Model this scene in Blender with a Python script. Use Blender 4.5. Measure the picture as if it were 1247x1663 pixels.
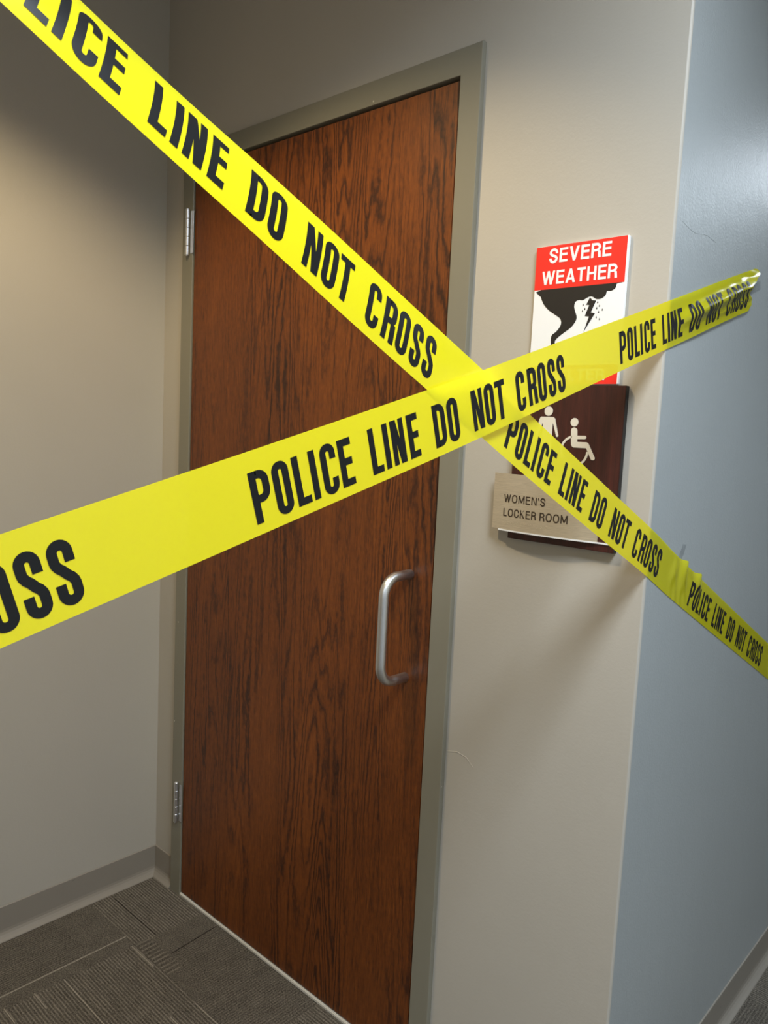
import bpy, bmesh, math, random
from mathutils import Vector, Matrix
random.seed(7)
PI = math.pi
for o in list(bpy.data.objects): bpy.data.objects.remove(o)
sc = bpy.context.scene
COL = sc.collection

# ---------------------------------------------------------------- measured place (metres)
XL, XR = -0.157, 1.367          # back wall of the alcove, outside corner to the hall
YB = -1.62                      # other side of the alcove opening
ZC = 2.74                       # ceiling
HX, HY0, HY1 = 3.25, -4.6, 6.0  # hall extents
DW, DH, FW = 0.915, 2.134, 0.051

# ---------------------------------------------------------------- camera
cam = bpy.data.cameras.new('camera'); camo = bpy.data.objects.new('camera', cam); COL.objects.link(camo)
cam.sensor_fit = 'HORIZONTAL'; cam.sensor_width = 36.0; cam.lens = 36.0*1255.36/1247.0
cam.clip_start = 0.02
right = Vector((0.7343234905663509, 0.6771539327626582, 0.04723941729652997))
down = Vector((0.10570791863456666, -0.045333714823594995, -0.9933633223741658))
fwd = Vector((-0.670518342135693, 0.7344436027663106, -0.10487014453715368))
M = Matrix(((right.x, -down.x, -fwd.x, 1.9116914), (right.y, -down.y, -fwd.y, -1.2654103),
            (right.z, -down.z, -fwd.z, 1.43576308), (0, 0, 0, 1)))
camo.matrix_world = M
sc.camera = camo

# ---------------------------------------------------------------- world, exposure, lamps
w = bpy.data.worlds.new('world'); sc.world = w; w.use_nodes = True
w.node_tree.nodes['Background'].inputs[0].default_value = (0.5, 0.55, 0.6, 1)
w.node_tree.nodes['Background'].inputs[1].default_value = 0.05
sc.view_settings.view_transform = 'Standard'; sc.view_settings.look = 'None'
sc.view_settings.gamma = 1.0; sc.view_settings.use_curve_mapping = False
sc.view_settings.exposure = 0.0
WARM, COOL = (1.0, 0.79, 0.47), (0.80, 0.90, 1.0)
SPOT_W, TROFFER_W, TROFFER2_W, FILL_W = 65.0, 43.0, 19.0, 26.0
SPOT_POS = (0.62, -0.80, ZC)
TROFFERS = [((2.12, -0.78, ZC), TROFFER_W), ((1.92, 2.75, ZC), TROFFER2_W), ((2.45, -3.30, ZC), FILL_W)]  # last entry is an added fill, not a known fitting

# ---------------------------------------------------------------- material helpers
def srgb(r, g, b):
    f = lambda c: (c/255/12.92) if c/255 <= 0.04045 else ((c/255+0.055)/1.055)**2.4
    return (f(r), f(g), f(b), 1)
def newmat(name):
    m = bpy.data.materials.new(name); m.use_nodes = True
    nt = m.node_tree; b = nt.nodes['Principled BSDF']
    return m, nt, b
def simple(name, col, rough=0.5, metal=0.0, spec=0.5, coat=0.0):
    m, nt, b = newmat(name)
    b.inputs['Base Color'].default_value = col; b.inputs['Roughness'].default_value = rough
    b.inputs['Metallic'].default_value = metal; b.inputs['Specular IOR Level'].default_value = spec
    b.inputs['Coat Weight'].default_value = coat
    return m
def node(nt, t, **kw):
    n = nt.nodes.new(t)
    for k, v in kw.items(): setattr(n, k, v)
    return n
def noise(nt, vec, scale, detail=2.0, rough=0.5):
    n = node(nt, 'ShaderNodeTexNoise'); n.inputs['Scale'].default_value = scale
    n.inputs['Detail'].default_value = detail; n.inputs['Roughness'].default_value = rough
    if vec is not None: nt.links.new(vec, n.inputs['Vector'])
    return n.outputs['Fac']
def coords(nt, scale=(1, 1, 1), loc=(0, 0, 0)):
    tc = node(nt, 'ShaderNodeTexCoord'); mp = node(nt, 'ShaderNodeMapping')
    mp.inputs['Scale'].default_value = scale; mp.inputs['Location'].default_value = loc
    nt.links.new(tc.outputs['Object'], mp.inputs['Vector']); return mp.outputs['Vector']
def ramp(nt, fac, stops):
    r = node(nt, 'ShaderNodeValToRGB'); e = r.color_ramp.elements
    while len(e) < len(stops): e.new(0.5)
    for i, (p, c) in enumerate(stops): e[i].position = p; e[i].color = c
    nt.links.new(fac, r.inputs[0]); return r.outputs[0]
def mathn(nt, op, a, b=None, c=None):
    n = node(nt, 'ShaderNodeMath', operation=op)
    for i, v in enumerate((a, b, c)):
        if v is None: continue
        if isinstance(v, (int, float)): n.inputs[i].default_value = v
        else: nt.links.new(v, n.inputs[i])
    return n.outputs[0]
def mixc(nt, fac, a, b, mode='MIX'):
    n = node(nt, 'ShaderNodeMix', data_type='RGBA', blend_type=mode)
    for i, v in ((0, fac), (6, a), (7, b)):
        if isinstance(v, (int, float)): n.inputs[i].default_value = v
        elif isinstance(v, tuple): n.inputs[i].default_value = v
        else: nt.links.new(v, n.inputs[i])
    return n.outputs[2]
def bump(nt, b, h, strength, dist):
    n = node(nt, 'ShaderNodeBump'); n.inputs['Strength'].default_value = strength
    n.inputs['Distance'].default_value = dist
    nt.links.new(h, n.inputs['Height']); nt.links.new(n.outputs[0], b.inputs['Normal'])

def paint(name, col, rough, bscale=170, bdist=0.0006, bst=0.35, spec=0.5):
    m, nt, b = newmat(name)
    v = coords(nt)
    big = noise(nt, v, 1.7, 3)
    c = ramp(nt, big, [(0.3, tuple(x*0.97 for x in col[:3])+(1,)), (0.7, tuple(min(1, x*1.03) for x in col[:3])+(1,))])
    nt.links.new(c, b.inputs['Base Color']); b.inputs['Roughness'].default_value = rough
    b.inputs['Specular IOR Level'].default_value = spec
    h = mathn(nt, 'ADD', noise(nt, v, bscale, 3, 0.6), mathn(nt, 'MULTIPLY', noise(nt, v, 22, 2), 1.2))
    # a few small nicks and pimples in the plaster
    vo = node(nt, 'ShaderNodeTexVoronoi'); vo.inputs['Scale'].default_value = 9.0; nt.links.new(v, vo.inputs['Vector'])
    dot = mathn(nt, 'LESS_THAN', vo.outputs['Distance'], 0.035)
    h = mathn(nt, 'ADD', h, mathn(nt, 'MULTIPLY', dot, 1.4))
    bump(nt, b, h, bst, bdist)
    return m
M_BEIGE = paint('taupe_wall_paint', (0.465, 0.430, 0.370, 1), 0.48)
M_BLUE = paint('blue_grey_wall_paint', (0.38, 0.405, 0.405, 1), 0.38, bscale=210, bdist=0.0009, bst=0.45)
M_CEIL = paint('ceiling_paint', (0.45, 0.44, 0.42, 1), 0.9)
M_HALL = paint('hall_wall_paint', (0.76, 0.75, 0.73, 1), 0.6)

def frame_mat():
    m, nt, b = newmat('grey_brown_frame_enamel')
    v = coords(nt)
    vo = node(nt, 'ShaderNodeTexVoronoi'); vo.inputs['Scale'].default_value = 26.0
    vo.inputs['Randomness'].default_value = 1.0
    mp = coords(nt, (1, 1, 0.8)); nt.links.new(mp, vo.inputs['Vector'])
    chips = mathn(nt, 'LESS_THAN', mathn(nt, 'ADD', vo.outputs['Distance'], mathn(nt, 'MULTIPLY', noise(nt, v, 190, 3), 0.06)), 0.072)
    gate = mathn(nt, 'GREATER_THAN', noise(nt, v, 4.0, 2), 0.52)
    f = mathn(nt, 'MULTIPLY', chips, gate)
    nt.links.new(mixc(nt, f, (0.230, 0.215, 0.165, 1), (0.62, 0.58, 0.48, 1)), b.inputs['Base Color'])
    b.inputs['Roughness'].default_value = 0.33
    bump(nt, b, noise(nt, v, 60, 2), 0.12, 0.0006)
    return m
M_FRAME = frame_mat()

def oak_mat():
    m, nt, b = newmat('red_brown_stained_oak')
    v = coords(nt)
    # cathedral figure: thin dark late-wood lines, contours of a height field stretched along the grain
    wv = noise(nt, coords(nt, (3.4, 1, 0.42), (3.1, 0, 1.3)), 1.6, 1, 0.4)
    w2 = noise(nt, coords(nt, (13.0, 1, 0.8), (0.4, 0, 5.3)), 1.5, 1, 0.4)
    zig = noise(nt, coords(nt, (60, 1, 34.0), (0.4, 0, 5.3)), 1.0, 2, 0.6)
    f = mathn(nt, 'ADD', mathn(nt, 'MULTIPLY', wv, 17.0), mathn(nt, 'ADD', mathn(nt, 'MULTIPLY', w2, 9.0), mathn(nt, 'MULTIPLY', zig, 0.9)))
    band = mathn(nt, 'MULTIPLY', mathn(nt, 'PINGPONG', f, 0.5), 2.0)
    line = mathn(nt, 'POWER', band, 2.6)
    strong = noise(nt, coords(nt, (9.0, 1, 0.7), (8.4, 0, 2.3)), 1.0, 2, 0.5)
    gate = node(nt, 'ShaderNodeMapRange'); gate.inputs[1].default_value = 0.40; gate.inputs[2].default_value = 0.62
    nt.links.new(strong, gate.inputs[0])
    line = mathn(nt, 'MULTIPLY', line, mathn(nt, 'ADD', 0.12, mathn(nt, 'MULTIPLY', gate.outputs[0], 0.88)))
    pores = noise(nt, coords(nt, (560, 1, 13)), 1.0, 3, 0.75)
    fine = noise(nt, coords(nt, (1500, 1, 40)), 1.0, 2, 0.6)
    mott = noise(nt, coords(nt, (120, 1, 60)), 1.0, 3, 0.6)
    patch = noise(nt, coords(nt, (6.0, 1, 1.0)), 1.0, 3, 0.5)
    grain = mathn(nt, 'MULTIPLY', pores, 0.75)
    for v_, k_ in ((fine, 0.35), (mott, 0.22), (patch, 0.30)):
        grain = mathn(nt, 'ADD', grain, mathn(nt, 'MULTIPLY', mathn(nt, 'SUBTRACT', v_, 0.5), k_))
    grain = mathn(nt, 'ADD', grain, 0.22)
    grain = mathn(nt, 'SUBTRACT', grain, mathn(nt, 'MULTIPLY', line, 0.33))
    c = ramp(nt, grain, [(0.18, (0.016, 0.0040, 0.0008, 1)), (0.42, (0.062, 0.0150, 0.0019, 1)),
                         (0.62, (0.172, 0.044, 0.0042, 1)), (0.85, (0.290, 0.083, 0.0085, 1))])
    nt.links.new(c, b.inputs['Base Color'])
    b.inputs['Roughness'].default_value = 0.46; b.inputs['Specular IOR Level'].default_value = 0.55
    bump(nt, b, grain, 0.12, 0.0004)
    return m
M_OAK = oak_mat()

def steel(name, col, rough, axis_scale=(40, 40, 900)):
    m, nt, b = newmat(name)
    b.inputs['Metallic'].default_value = 1.0; b.inputs['Base Color'].default_value = col
    n = noise(nt, coords(nt, axis_scale), 1.0, 3, 0.6)
    r = mathn(nt, 'ADD', mathn(nt, 'MULTIPLY', n, 0.22), rough-0.08)
    nt.links.new(r, b.inputs['Roughness'])
    return m
M_STEEL = steel('satin_stainless_steel', (0.74, 0.75, 0.76, 1), 0.33)
M_HINGE = steel('zinc_plated_hinge_metal', (0.80, 0.81, 0.84, 1), 0.34)
M_PLATE = None
def plate_mat():
    m, nt, b = newmat('brushed_champagne_aluminium')
    n = noise(nt, coords(nt, (40, 40, 1600)), 1.0, 3, 0.7)
    c = ramp(nt, n, [(0.3, (0.54, 0.46, 0.34, 1)), (0.7, (0.74, 0.64, 0.48, 1))])
    nt.links.new(c, b.inputs['Base Color']); b.inputs['Metallic'].default_value = 0.55
    b.inputs['Roughness'].default_value = 0.42
    bump(nt, b, n, 0.1, 0.0002)
    return m
M_PLATE = plate_mat()
def darkwood():
    m, nt, b = newmat('dark_mahogany_laminate')
    n = noise(nt, coords(nt, (70, 70, 3.5)), 1.0, 4, 0.65)
    n2 = noise(nt, coords(nt, (420, 400, 30)), 1.0, 2, 0.6)
    g = mathn(nt, 'ADD', mathn(nt, 'MULTIPLY', n, 0.7), mathn(nt, 'MULTIPLY', n2, 0.3))
    nt.links.new(ramp(nt, g, [(0.3, (0.018, 0.0060, 0.0048, 1)), (0.72, (0.080, 0.0185, 0.0125, 1))]), b.inputs['Base Color'])
    b.inputs['Roughness'].default_value = 0.4
    return m
M_DWOOD = darkwood()
M_DEDGE = simple('black_sign_edge', (0.012, 0.010, 0.010, 1), 0.5)
M_RED = simple('red_sign_print', srgb(238, 48, 36), 0.4)
M_WHITE = simple('white_sign_plastic', (0.86, 0.87, 0.88, 1), 0.35)
M_BLACK = simple('black_sign_print', (0.014, 0.012, 0.011, 1), 0.45)
M_CREAM = simple('cream_raised_symbol', (0.74, 0.68, 0.56, 1), 0.5)
M_INKB = simple('brown_raised_lettering', (0.045, 0.028, 0.016, 1), 0.5)
M_THRESH = paint('worn_white_threshold', (0.66, 0.63, 0.56, 1), 0.5, bscale=80, bst=0.5)
M_BASE = None
def base_mat():
    m, nt, b = newmat('taupe_vinyl_cove_base')
    v = coords(nt)
    scuff = mathn(nt, 'GREATER_THAN', noise(nt, coords(nt, (60, 9, 60)), 1.0, 4, 0.7), 0.71)
    nt.links.new(mixc(nt, scuff, (0.27, 0.24, 0.20, 1), (0.10, 0.09, 0.08, 1)), b.inputs['Base Color'])
    b.inputs['Roughness'].default_value = 0.42
    bump(nt, b, noise(nt, v, 90, 2), 0.1, 0.0005)
    return m
M_BASE = base_mat()

def carpet(name, axis, contrast, pitch=0.008, dark=(0.050, 0.043, 0.034, 1), light=(0.33, 0.29, 0.235, 1), dash=0.5):
    """axis: 0 = lines run along x, 1 = lines run along y, None = plain tufts"""
    m, nt, b = newmat(name)
    v = coords(nt)
    tuft = noise(nt, v, 300, 3, 0.75)
    sep = node(nt, 'ShaderNodeSeparateXYZ'); nt.links.new(v, sep.inputs[0])
    warp = mathn(nt, 'MULTIPLY', mathn(nt, 'SUBTRACT', noise(nt, v, 60, 1), 0.5), 0.0022)
    mott = noise(nt, v, 22, 3, 0.6)
    base = mathn(nt, 'ADD', mathn(nt, 'MULTIPLY', mathn(nt, 'SUBTRACT', tuft, 0.5), 2.6), mathn(nt, 'ADD', 0.25 if axis is not None else 0.36, mathn(nt, 'MULTIPLY', mathn(nt, 'SUBTRACT', mott, 0.5), 0.3)))
    if axis is not None:
        across = sep.outputs[1 if axis == 0 else 0]; along = sep.outputs[0 if axis == 0 else 1]
        ph = mathn(nt, 'DIVIDE', mathn(nt, 'ADD', across, warp), pitch)
        row = mathn(nt, 'FLOOR', ph)
        tri = mathn(nt, 'PINGPONG', ph, 0.5)                          # 0 .. .5
        line = mathn(nt, 'POWER', mathn(nt, 'MULTIPLY', tri, 2.0), 2.2)
        cx = node(nt, 'ShaderNodeCombineXYZ')
        nt.links.new(mathn(nt, 'MULTIPLY', row, 3.71), cx.inputs[0]); nt.links.new(mathn(nt, 'MULTIPLY', along, 14.0), cx.inputs[1])
        rowv = noise(nt, cx.outputs[0], 1.0, 2, 0.6)
        cx2 = node(nt, 'ShaderNodeCombineXYZ')
        nt.links.new(mathn(nt, 'MULTIPLY', row, 7.3), cx2.inputs[0]); nt.links.new(mathn(nt, 'MULTIPLY', along, 170.0), cx2.inputs[1])
        dsh = noise(nt, cx2.outputs[0], 1.0, 1, 0.5)
        amp = mathn(nt, 'MULTIPLY', mathn(nt, 'ADD', mathn(nt, 'MULTIPLY', rowv, 1.3), -0.15), mathn(nt, 'ADD', 1-dash, mathn(nt, 'MULTIPLY', dsh, dash*2)))
        base = mathn(nt, 'ADD', base, mathn(nt, 'MULTIPLY', mathn(nt, 'MULTIPLY', line, amp), contrast))
    c = ramp(nt, base, [(0.0, dark), (1.0, light)])
    nt.links.new(c, b.inputs['Base Color']); b.inputs['Roughness'].default_value = 0.95
    b.inputs['Specular IOR Level'].default_value = 0.1
    bump(nt, b, base, 0.8, 0.003)
    return m
M_CX = carpet('carpet_rows_across', 0, 1.25, dash=0.85)
M_CY = carpet('carpet_rows_away', 1, 0.6, dash=0.8)
M_CP = carpet('carpet_plain_tufts', None, 0)
M_CZ = carpet('carpet_bold_ribs', 1, 1.0, pitch=0.0155, dash=0.1)
M_CA = simple('pale_carpet_yarn', (0.36, 0.32, 0.26, 1), 0.95, spec=0.1)
M_CD = simple('dark_carpet_seam', (0.028, 0.023, 0.019, 1), 0.95, spec=0.1)

def tape_mat():
    m, nt, b = newmat('yellow_plastic_film'); nt.nodes.remove(b)
    out = nt.nodes['Material Output']
    v = coords(nt)
    col = (0.98, 0.90, 0.016, 1)
    d = node(nt, 'ShaderNodeBsdfDiffuse'); d.inputs[0].default_value = col
    t = node(nt, 'ShaderNodeBsdfTranslucent'); t.inputs[0].default_value = (0.99, 0.95, 0.03, 1)
    mx = node(nt, 'ShaderNodeMixShader'); mx.inputs[0].default_value = 0.50
    nt.links.new(d.outputs[0], mx.inputs[1]); nt.links.new(t.outputs[0], mx.inputs[2])
    tr = node(nt, 'ShaderNodeBsdfTransparent'); tr.inputs[0].default_value = (1.0, 0.97, 0.35, 1)
    mx2 = node(nt, 'ShaderNodeMixShader'); mx2.inputs[0].default_value = 0.07
    nt.links.new(mx.outputs[0], mx2.inputs[1]); nt.links.new(tr.outputs[0], mx2.inputs[2])
    g = node(nt, 'ShaderNodeBsdfGlossy'); g.inputs['Roughness'].default_value = 0.16; g.inputs[0].default_value = (1, 1, 1, 1)
    fr = node(nt, 'ShaderNodeFresnel'); fr.inputs[0].default_value = 1.45
    mx3 = node(nt, 'ShaderNodeMixShader')
    nt.links.new(fr.outputs[0], mx3.inputs[0]); nt.links.new(mx2.outputs[0], mx3.inputs[1]); nt.links.new(g.outputs[0], mx3.inputs[2])
    bp = node(nt, 'ShaderNodeBump'); bp.inputs['Strength'].default_value = 0.25; bp.inputs['Distance'].default_value = 0.001
    nt.links.new(noise(nt, v, 18, 2), bp.inputs['Height'])
    for s in (g, fr): nt.links.new(bp.outputs[0], s.inputs['Normal'])
    nt.links.new(mx3.outputs[0], out.inputs[0])
    return m
M_TAPE = tape_mat()
M_INK = simple('black_tape_ink', (0.009, 0.009, 0.009, 1), 0.32, spec=0.28)
def clear_mat():
    m, nt, b = newmat('clear_adhesive_film'); nt.nodes.remove(b)
    out = nt.nodes['Material Output']
    tr = node(nt, 'ShaderNodeBsdfTransparent'); tr.inputs[0].default_value = (0.95, 0.955, 0.96, 1)
    g = node(nt, 'ShaderNodeBsdfGlossy'); g.inputs['Roughness'].default_value = 0.12
    fr = node(nt, 'ShaderNodeFresnel'); fr.inputs[0].default_value = 1.38
    n = noise(nt, coords(nt), 300, 2, 0.6)
    bp = node(nt, 'ShaderNodeBump'); bp.inputs['Strength'].default_value = 0.35; bp.inputs['Distance'].default_value = 0.0005
    nt.links.new(n, bp.inputs['Height'])
    nt.links.new(bp.outputs[0], g.inputs['Normal'])
    mx = node(nt, 'ShaderNodeMixShader'); mx.inputs[0].default_value = 0.14
    nt.nodes.remove(fr); nt.links.new(tr.outputs[0], mx.inputs[1]); nt.links.new(g.outputs[0], mx.inputs[2])
    nt.links.new(mx.outputs[0], out.inputs[0]); return m
M_CLEAR = clear_mat()
def emit(name, col, s):
    m, nt, b = newmat(name); b.inputs['Emission Color'].default_value = tuple(col)+(1,); b.inputs['Emission Strength'].default_value = s
    return m

# ---------------------------------------------------------------- object helpers
def link(name, me, mats, parent=None, loc=None):
    o = bpy.data.objects.new(name, me); COL.objects.link(o)
    for m in (mats if isinstance(mats, (list, tuple)) else [mats]): me.materials.append(m)
    if parent: o.parent = parent
    return o
def obj(name, bm, mats, parent=None, smooth=False, origin=None):
    me = bpy.data.meshes.new(name)
    if origin is not None: bmesh.ops.translate(bm, verts=bm.verts, vec=-Vector(origin))
    bm.normal_update(); bm.to_mesh(me); bm.free()
    if smooth:
        for p in me.polygons: p.use_smooth = True
    o = link(name, me, mats, parent)
    if origin is not None: o.location = origin
    return o
def box(bm, x0, x1, y0, y1, z0, z1, mi=0, bev=0.0):
    vs = [bm.verts.new(c) for c in ((x0,y0,z0),(x1,y0,z0),(x1,y1,z0),(x0,y1,z0),(x0,y0,z1),(x1,y0,z1),(x1,y1,z1),(x0,y1,z1))]
    fs = [bm.faces.new([vs[i] for i in f]) for f in ((3,2,1,0),(4,5,6,7),(0,1,5,4),(1,2,6,5),(2,3,7,6),(3,0,4,7))]
    for f in fs: f.material_index = mi
    if bev > 0:
        es = list({e for f in fs for e in f.edges})
        bmesh.ops.bevel(bm, geom=es, offset=bev, segments=2, affect='EDGES')
    return fs
def extrude_poly(bm, pts, y0, y1, mi=0):
    """pts in (x, z); solid between y0 (front) and y1 (back)"""
    a = [bm.verts.new((x, y0, z)) for x, z in pts]; b = [bm.verts.new((x, y1, z)) for x, z in pts]
    n = len(pts); fs = [bm.faces.new(a), bm.faces.new(b[::-1])]
    for i in range(n): fs.append(bm.faces.new((a[i], b[i], b[(i+1) % n], a[(i+1) % n])))
    bm.normal_update(); bmesh.ops.triangulate(bm, faces=fs[:2], ngon_method='EAR_CLIP')
    bmesh.ops.recalc_face_normals(bm, faces=bm.faces)
def sweep(bm, prof, path, closed=False):
    """prof: list of (out, z); path: list of (x, y, nx, ny): nx,ny scaled mitre normal"""
    rows = [[bm.verts.new((x+nx*u, y+ny*u, z)) for u, z in prof] for x, y, nx, ny in path]
    for r0, r1 in zip(rows, rows[1:]):
        for i in range(len(prof)-1): bm.faces.new((r0[i], r1[i], r1[i+1], r0[i+1]))
    for r in (rows[0], rows[-1]): bm.faces.new(r)
    bmesh.ops.recalc_face_normals(bm, faces=bm.faces)
def tube(bm, pts, r, n=20, caps=True):
    rings = []; up0 = None
    for i, p in enumerate(pts):
        p = Vector(p); a = Vector(pts[max(i-1, 0)]); c = Vector(pts[min(i+1, len(pts)-1)])
        t = (c-a).normalized(); u = Vector((1, 0, 0)) if abs(t.x) < 0.9 else Vector((0, 1, 0))
        s = t.cross(u).normalized(); q = t.cross(s)
        rr = r[i] if isinstance(r, (list, tuple)) else r
        rings.append([bm.verts.new(p + s*math.cos(k*2*PI/n)*rr + q*math.sin(k*2*PI/n)*rr) for k in range(n)])
    for a, b in zip(rings, rings[1:]):
        for k in range(n): bm.faces.new((a[k], a[(k+1) % n], b[(k+1) % n], b[k]))
    if caps: bm.faces.new(rings[0][::-1]); bm.faces.new(rings[-1])
    bmesh.ops.recalc_face_normals(bm, faces=bm.faces)
def struct(o): o['kind'] = 'structure'; return o
def tag(o, label, cat, group=None):
    o['label'] = label; o['category'] = cat
    if group: o['group'] = group
    return o
def empty(name, loc, parent=None):
    o = bpy.data.objects.new(name, None); COL.objects.link(o); o.location = loc; o.empty_display_size = 0.1
    if parent: o.parent = parent
    return o
def smooth_interp(tab, x):
    if x <= tab[0][0]:
        (a, b), (c, d) = tab[0], tab[1]; return b + (d-b)*(x-a)/(c-a)
    if x >= tab[-1][0]: return tab[-1][1]
    n = len(tab)
    for i in range(n-1):
        x0, y0 = tab[i]; x1, y1 = tab[i+1]
        if x <= x1:
            h = x1-x0; u = (x-x0)/h
            m0 = (y1-tab[i-1][1])/(x1-tab[i-1][0]) if i > 0 else (y1-y0)/h
            m1 = (tab[i+2][1]-y0)/(tab[i+2][0]-x0) if i < n-2 else (y1-y0)/h
            return ((2*u**3-3*u**2+1)*y0 + (u**3-2*u**2+u)*h*m0 + (-2*u**3+3*u**2)*y1 + (u**3-u**2)*h*m1)

# ---------------------------------------------------------------- the room shell
T = 0.12
bm = bmesh.new()                                            # wall the door is set in
box(bm, XL-T, -FW+0.012, 0, T, 0, ZC)
box(bm, -FW+0.012, DW+FW-0.012, 0, T, DH+FW-0.012, ZC)
prof = [(DW+FW-0.012, 0), (XR-0.0035, 0), (XR-0.0022, 0.0006), (XR-0.0008, 0.0020), (XR, 0.0038), (XR, 0.0050), (XR-T, 0.0050), (XR-T, T), (DW+FW-0.012, T)]
a = [bm.verts.new((x, y, 0)) for x, y in prof]; b = [bm.verts.new((x, y, ZC)) for x, y in prof]
bm.faces.new(a[::-1]); bm.faces.new(b)
for i in range(len(prof)): bm.faces.new((a[i], a[(i+1) % len(prof)], b[(i+1) % len(prof)], b[i]))
bmesh.ops.recalc_face_normals(bm, faces=bm.faces)
struct(obj('wall_back', bm, M_BEIGE))
bm = bmesh.new(); box(bm, XL-T, XL, YB-T, 0, 0, ZC); struct(obj('wall_left', bm, M_BEIGE))
bm = bmesh.new(); box(bm, XR-T, XR, 0.0052, HY1, 0, ZC); struct(obj('wall_right', bm, M_BLUE))
bm = bmesh.new(); box(bm, XL, XR-0.004, YB-T, YB, 0, ZC); struct(obj('wall_front', bm, M_BEIGE))
bm = bmesh.new(); box(bm, XR-T, XR, HY0, YB-T, 0, ZC); box(bm, XR-0.004, XR, YB-T, YB-0.001, 0, ZC)
struct(obj('wall_hall_near', bm, M_BLUE))
bm = bmesh.new(); box(bm, HX, HX+T, HY0, HY1, 0, ZC); struct(obj('wall_hall_far', bm, M_HALL))
bm = bmesh.new(); box(bm, XR-T, HX+T, HY0-T, HY0, 0, ZC); struct(obj('wall_hall_south', bm, M_HALL))
bm = bmesh.new(); box(bm, XR-T, HX+T, HY1, HY1+T, 0, ZC); struct(obj('wall_hall_north', bm, M_HALL))
bm = bmesh.new(); box(bm, XL-T, HX+T, HY0-T, HY1+T, ZC, ZC+0.1); struct(obj('ceiling', bm, M_CEIL))

# carpet floor: patches of the woven pattern are faces of one mesh
bm = bmesh.new()
def patch(x0, x1, y0, y1, mi, z=0.0):
    vs = [bm.verts.new(c) for c in ((x0,y0,z),(x1,y0,z),(x1,y1,z),(x0,y1,z))]
    bm.faces.new(vs).material_index = mi
CX, CY, CP, CZ, CA, CD = range(6)
near = [(-0.2, 0.112, -0.222, 0.06, CX), (-0.2, 0.112, -0.33, -0.222, CP), (-0.2, 0.064, -0.75, -0.33, CY), (0.064, 0.112, -0.75, -0.33, CP),
        (0.112, 0.120, -0.178, 0.06, CX), (0.112, 0.275, -0.222, -0.178, CZ), (0.275, 0.415, -0.222, -0.178, CP),
        (0.120, 0.215, -0.178, 0.06, CP), (0.215, 0.40, -0.178, 0.06, CY), (0.40, 0.62, -0.222, 0.06, CY), (0.62, 0.95, -0.222, 0.06, CX),
        (0.112, 0.62, -0.75, -0.222, CX), (0.62, 0.95, -0.60, -0.222, CP), (0.62, 0.95, -0.75, -0.60, CY)]
near[6] = (0.275, 0.40, -0.222, -0.178, CP)
for p_ in near: patch(*p_)
rng = random.Random(11)
def grid(xs, ys):
    for i in range(len(xs)-1):
        for j in range(len(ys)-1):
            patch(xs[i], xs[i+1], ys[j], ys[j+1], rng.choice([CX, CY, CX, CY, CP]))
def lin(a, b, n): return [a+(b-a)*i/n for i in range(n+1)]
grid(lin(-0.2, 0.95, 4), lin(HY0-0.1, -0.75, 14))
patch(-0.2, 0.95, 0.06, 0.16, CP)
grid(lin(0.95, HX+0.1, 9), lin(HY0-0.1, 0.06, 18))
ys = lin(0.06, HY1+0.1, 24)
grid(lin(1.2, HX+0.1, 8), ys)
Z1 = 0.0012
def accent(x0, x1, y0, y1, mi): box(bm, x0, x1, y0, y1, -0.001, Z1, mi)
accent(0.0628, 0.0652, -0.62, -0.224, CA)
accent(0.110, 0.50, -0.4224, -0.4200, CA)
accent(0.111, 0.223, -0.2340, -0.2318, CA)
accent(0.108, 0.176, -0.4962, -0.4942, CA)
accent(0.108, 0.172, -0.5692, -0.5672, CA)
accent(0.405, 0.60, -0.2978, -0.2958, CA)
accent(0.412, 0.52, -0.2294, -0.2274, CA)
accent(-0.116, 0.114, -0.1618, -0.1600, CD)
for k in range(8):
    y = -0.171 + k*0.0192; accent(0.2100-0.0017*k-0.0008, 0.2100-0.0017*k+0.0008, y, y+0.0195, CD)
for k in range(26):
    x = rng.uniform(0.45, 2.9); y = rng.uniform(-2.0, -0.3); L = rng.uniform(0.05, 0.3)
    if rng.random() < 0.5: accent(x, x+L, y, y+0.002, CA)
    else: accent(x, x+0.002, y, y+L, CA)
struct(obj('floor', bm, [M_CX, M_CY, M_CP, M_CZ, M_CA, M_CD]))
bm = bmesh.new(); box(bm, XL-T, HX+T, HY0-T, HY1+T, -0.12, -0.004); struct(obj('floor_slab', bm, M_CP))

# vinyl cove base
BH = 0.095
cove = [(0.0, BH), (0.0020, BH-0.0002), (0.0032, BH-0.0016), (0.0032, 0.028), (0.0042, 0.021), (0.0072, 0.0145), (0.0120, 0.0085), (0.0180, 0.0030), (0.0190, 0.0006), (0.0, 0.0006)]
e = 0.0003
bm = bmesh.new(); sweep(bm, cove, [(XL+e, YB+e, 1, 1), (XL+e, -e, 1, -1)]); struct(obj('baseboard_left', bm, M_BASE))
bm = bmesh.new(); sweep(bm, cove, [(XL+e, -e, 1, -1), (-FW-0.0005, -e, 0, -1)]); struct(obj('baseboard_back', bm, M_BASE))
bm = bmesh.new(); sweep(bm, cove, [(DW+FW+0.0005, -e, 0, -1), (XR+e, -e, 1, -1), (XR+e, HY1-0.02, 1, 0)]); struct(obj('baseboard_right', bm, M_BASE))
bm = bmesh.new(); sweep(bm, cove, [(XR+e, HY0+0.02, 1, 0), (XR+e, YB+e, 1, 1), (XL+e, YB+e, 1, 1)]); struct(obj('baseboard_front', bm, M_BASE))

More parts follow.
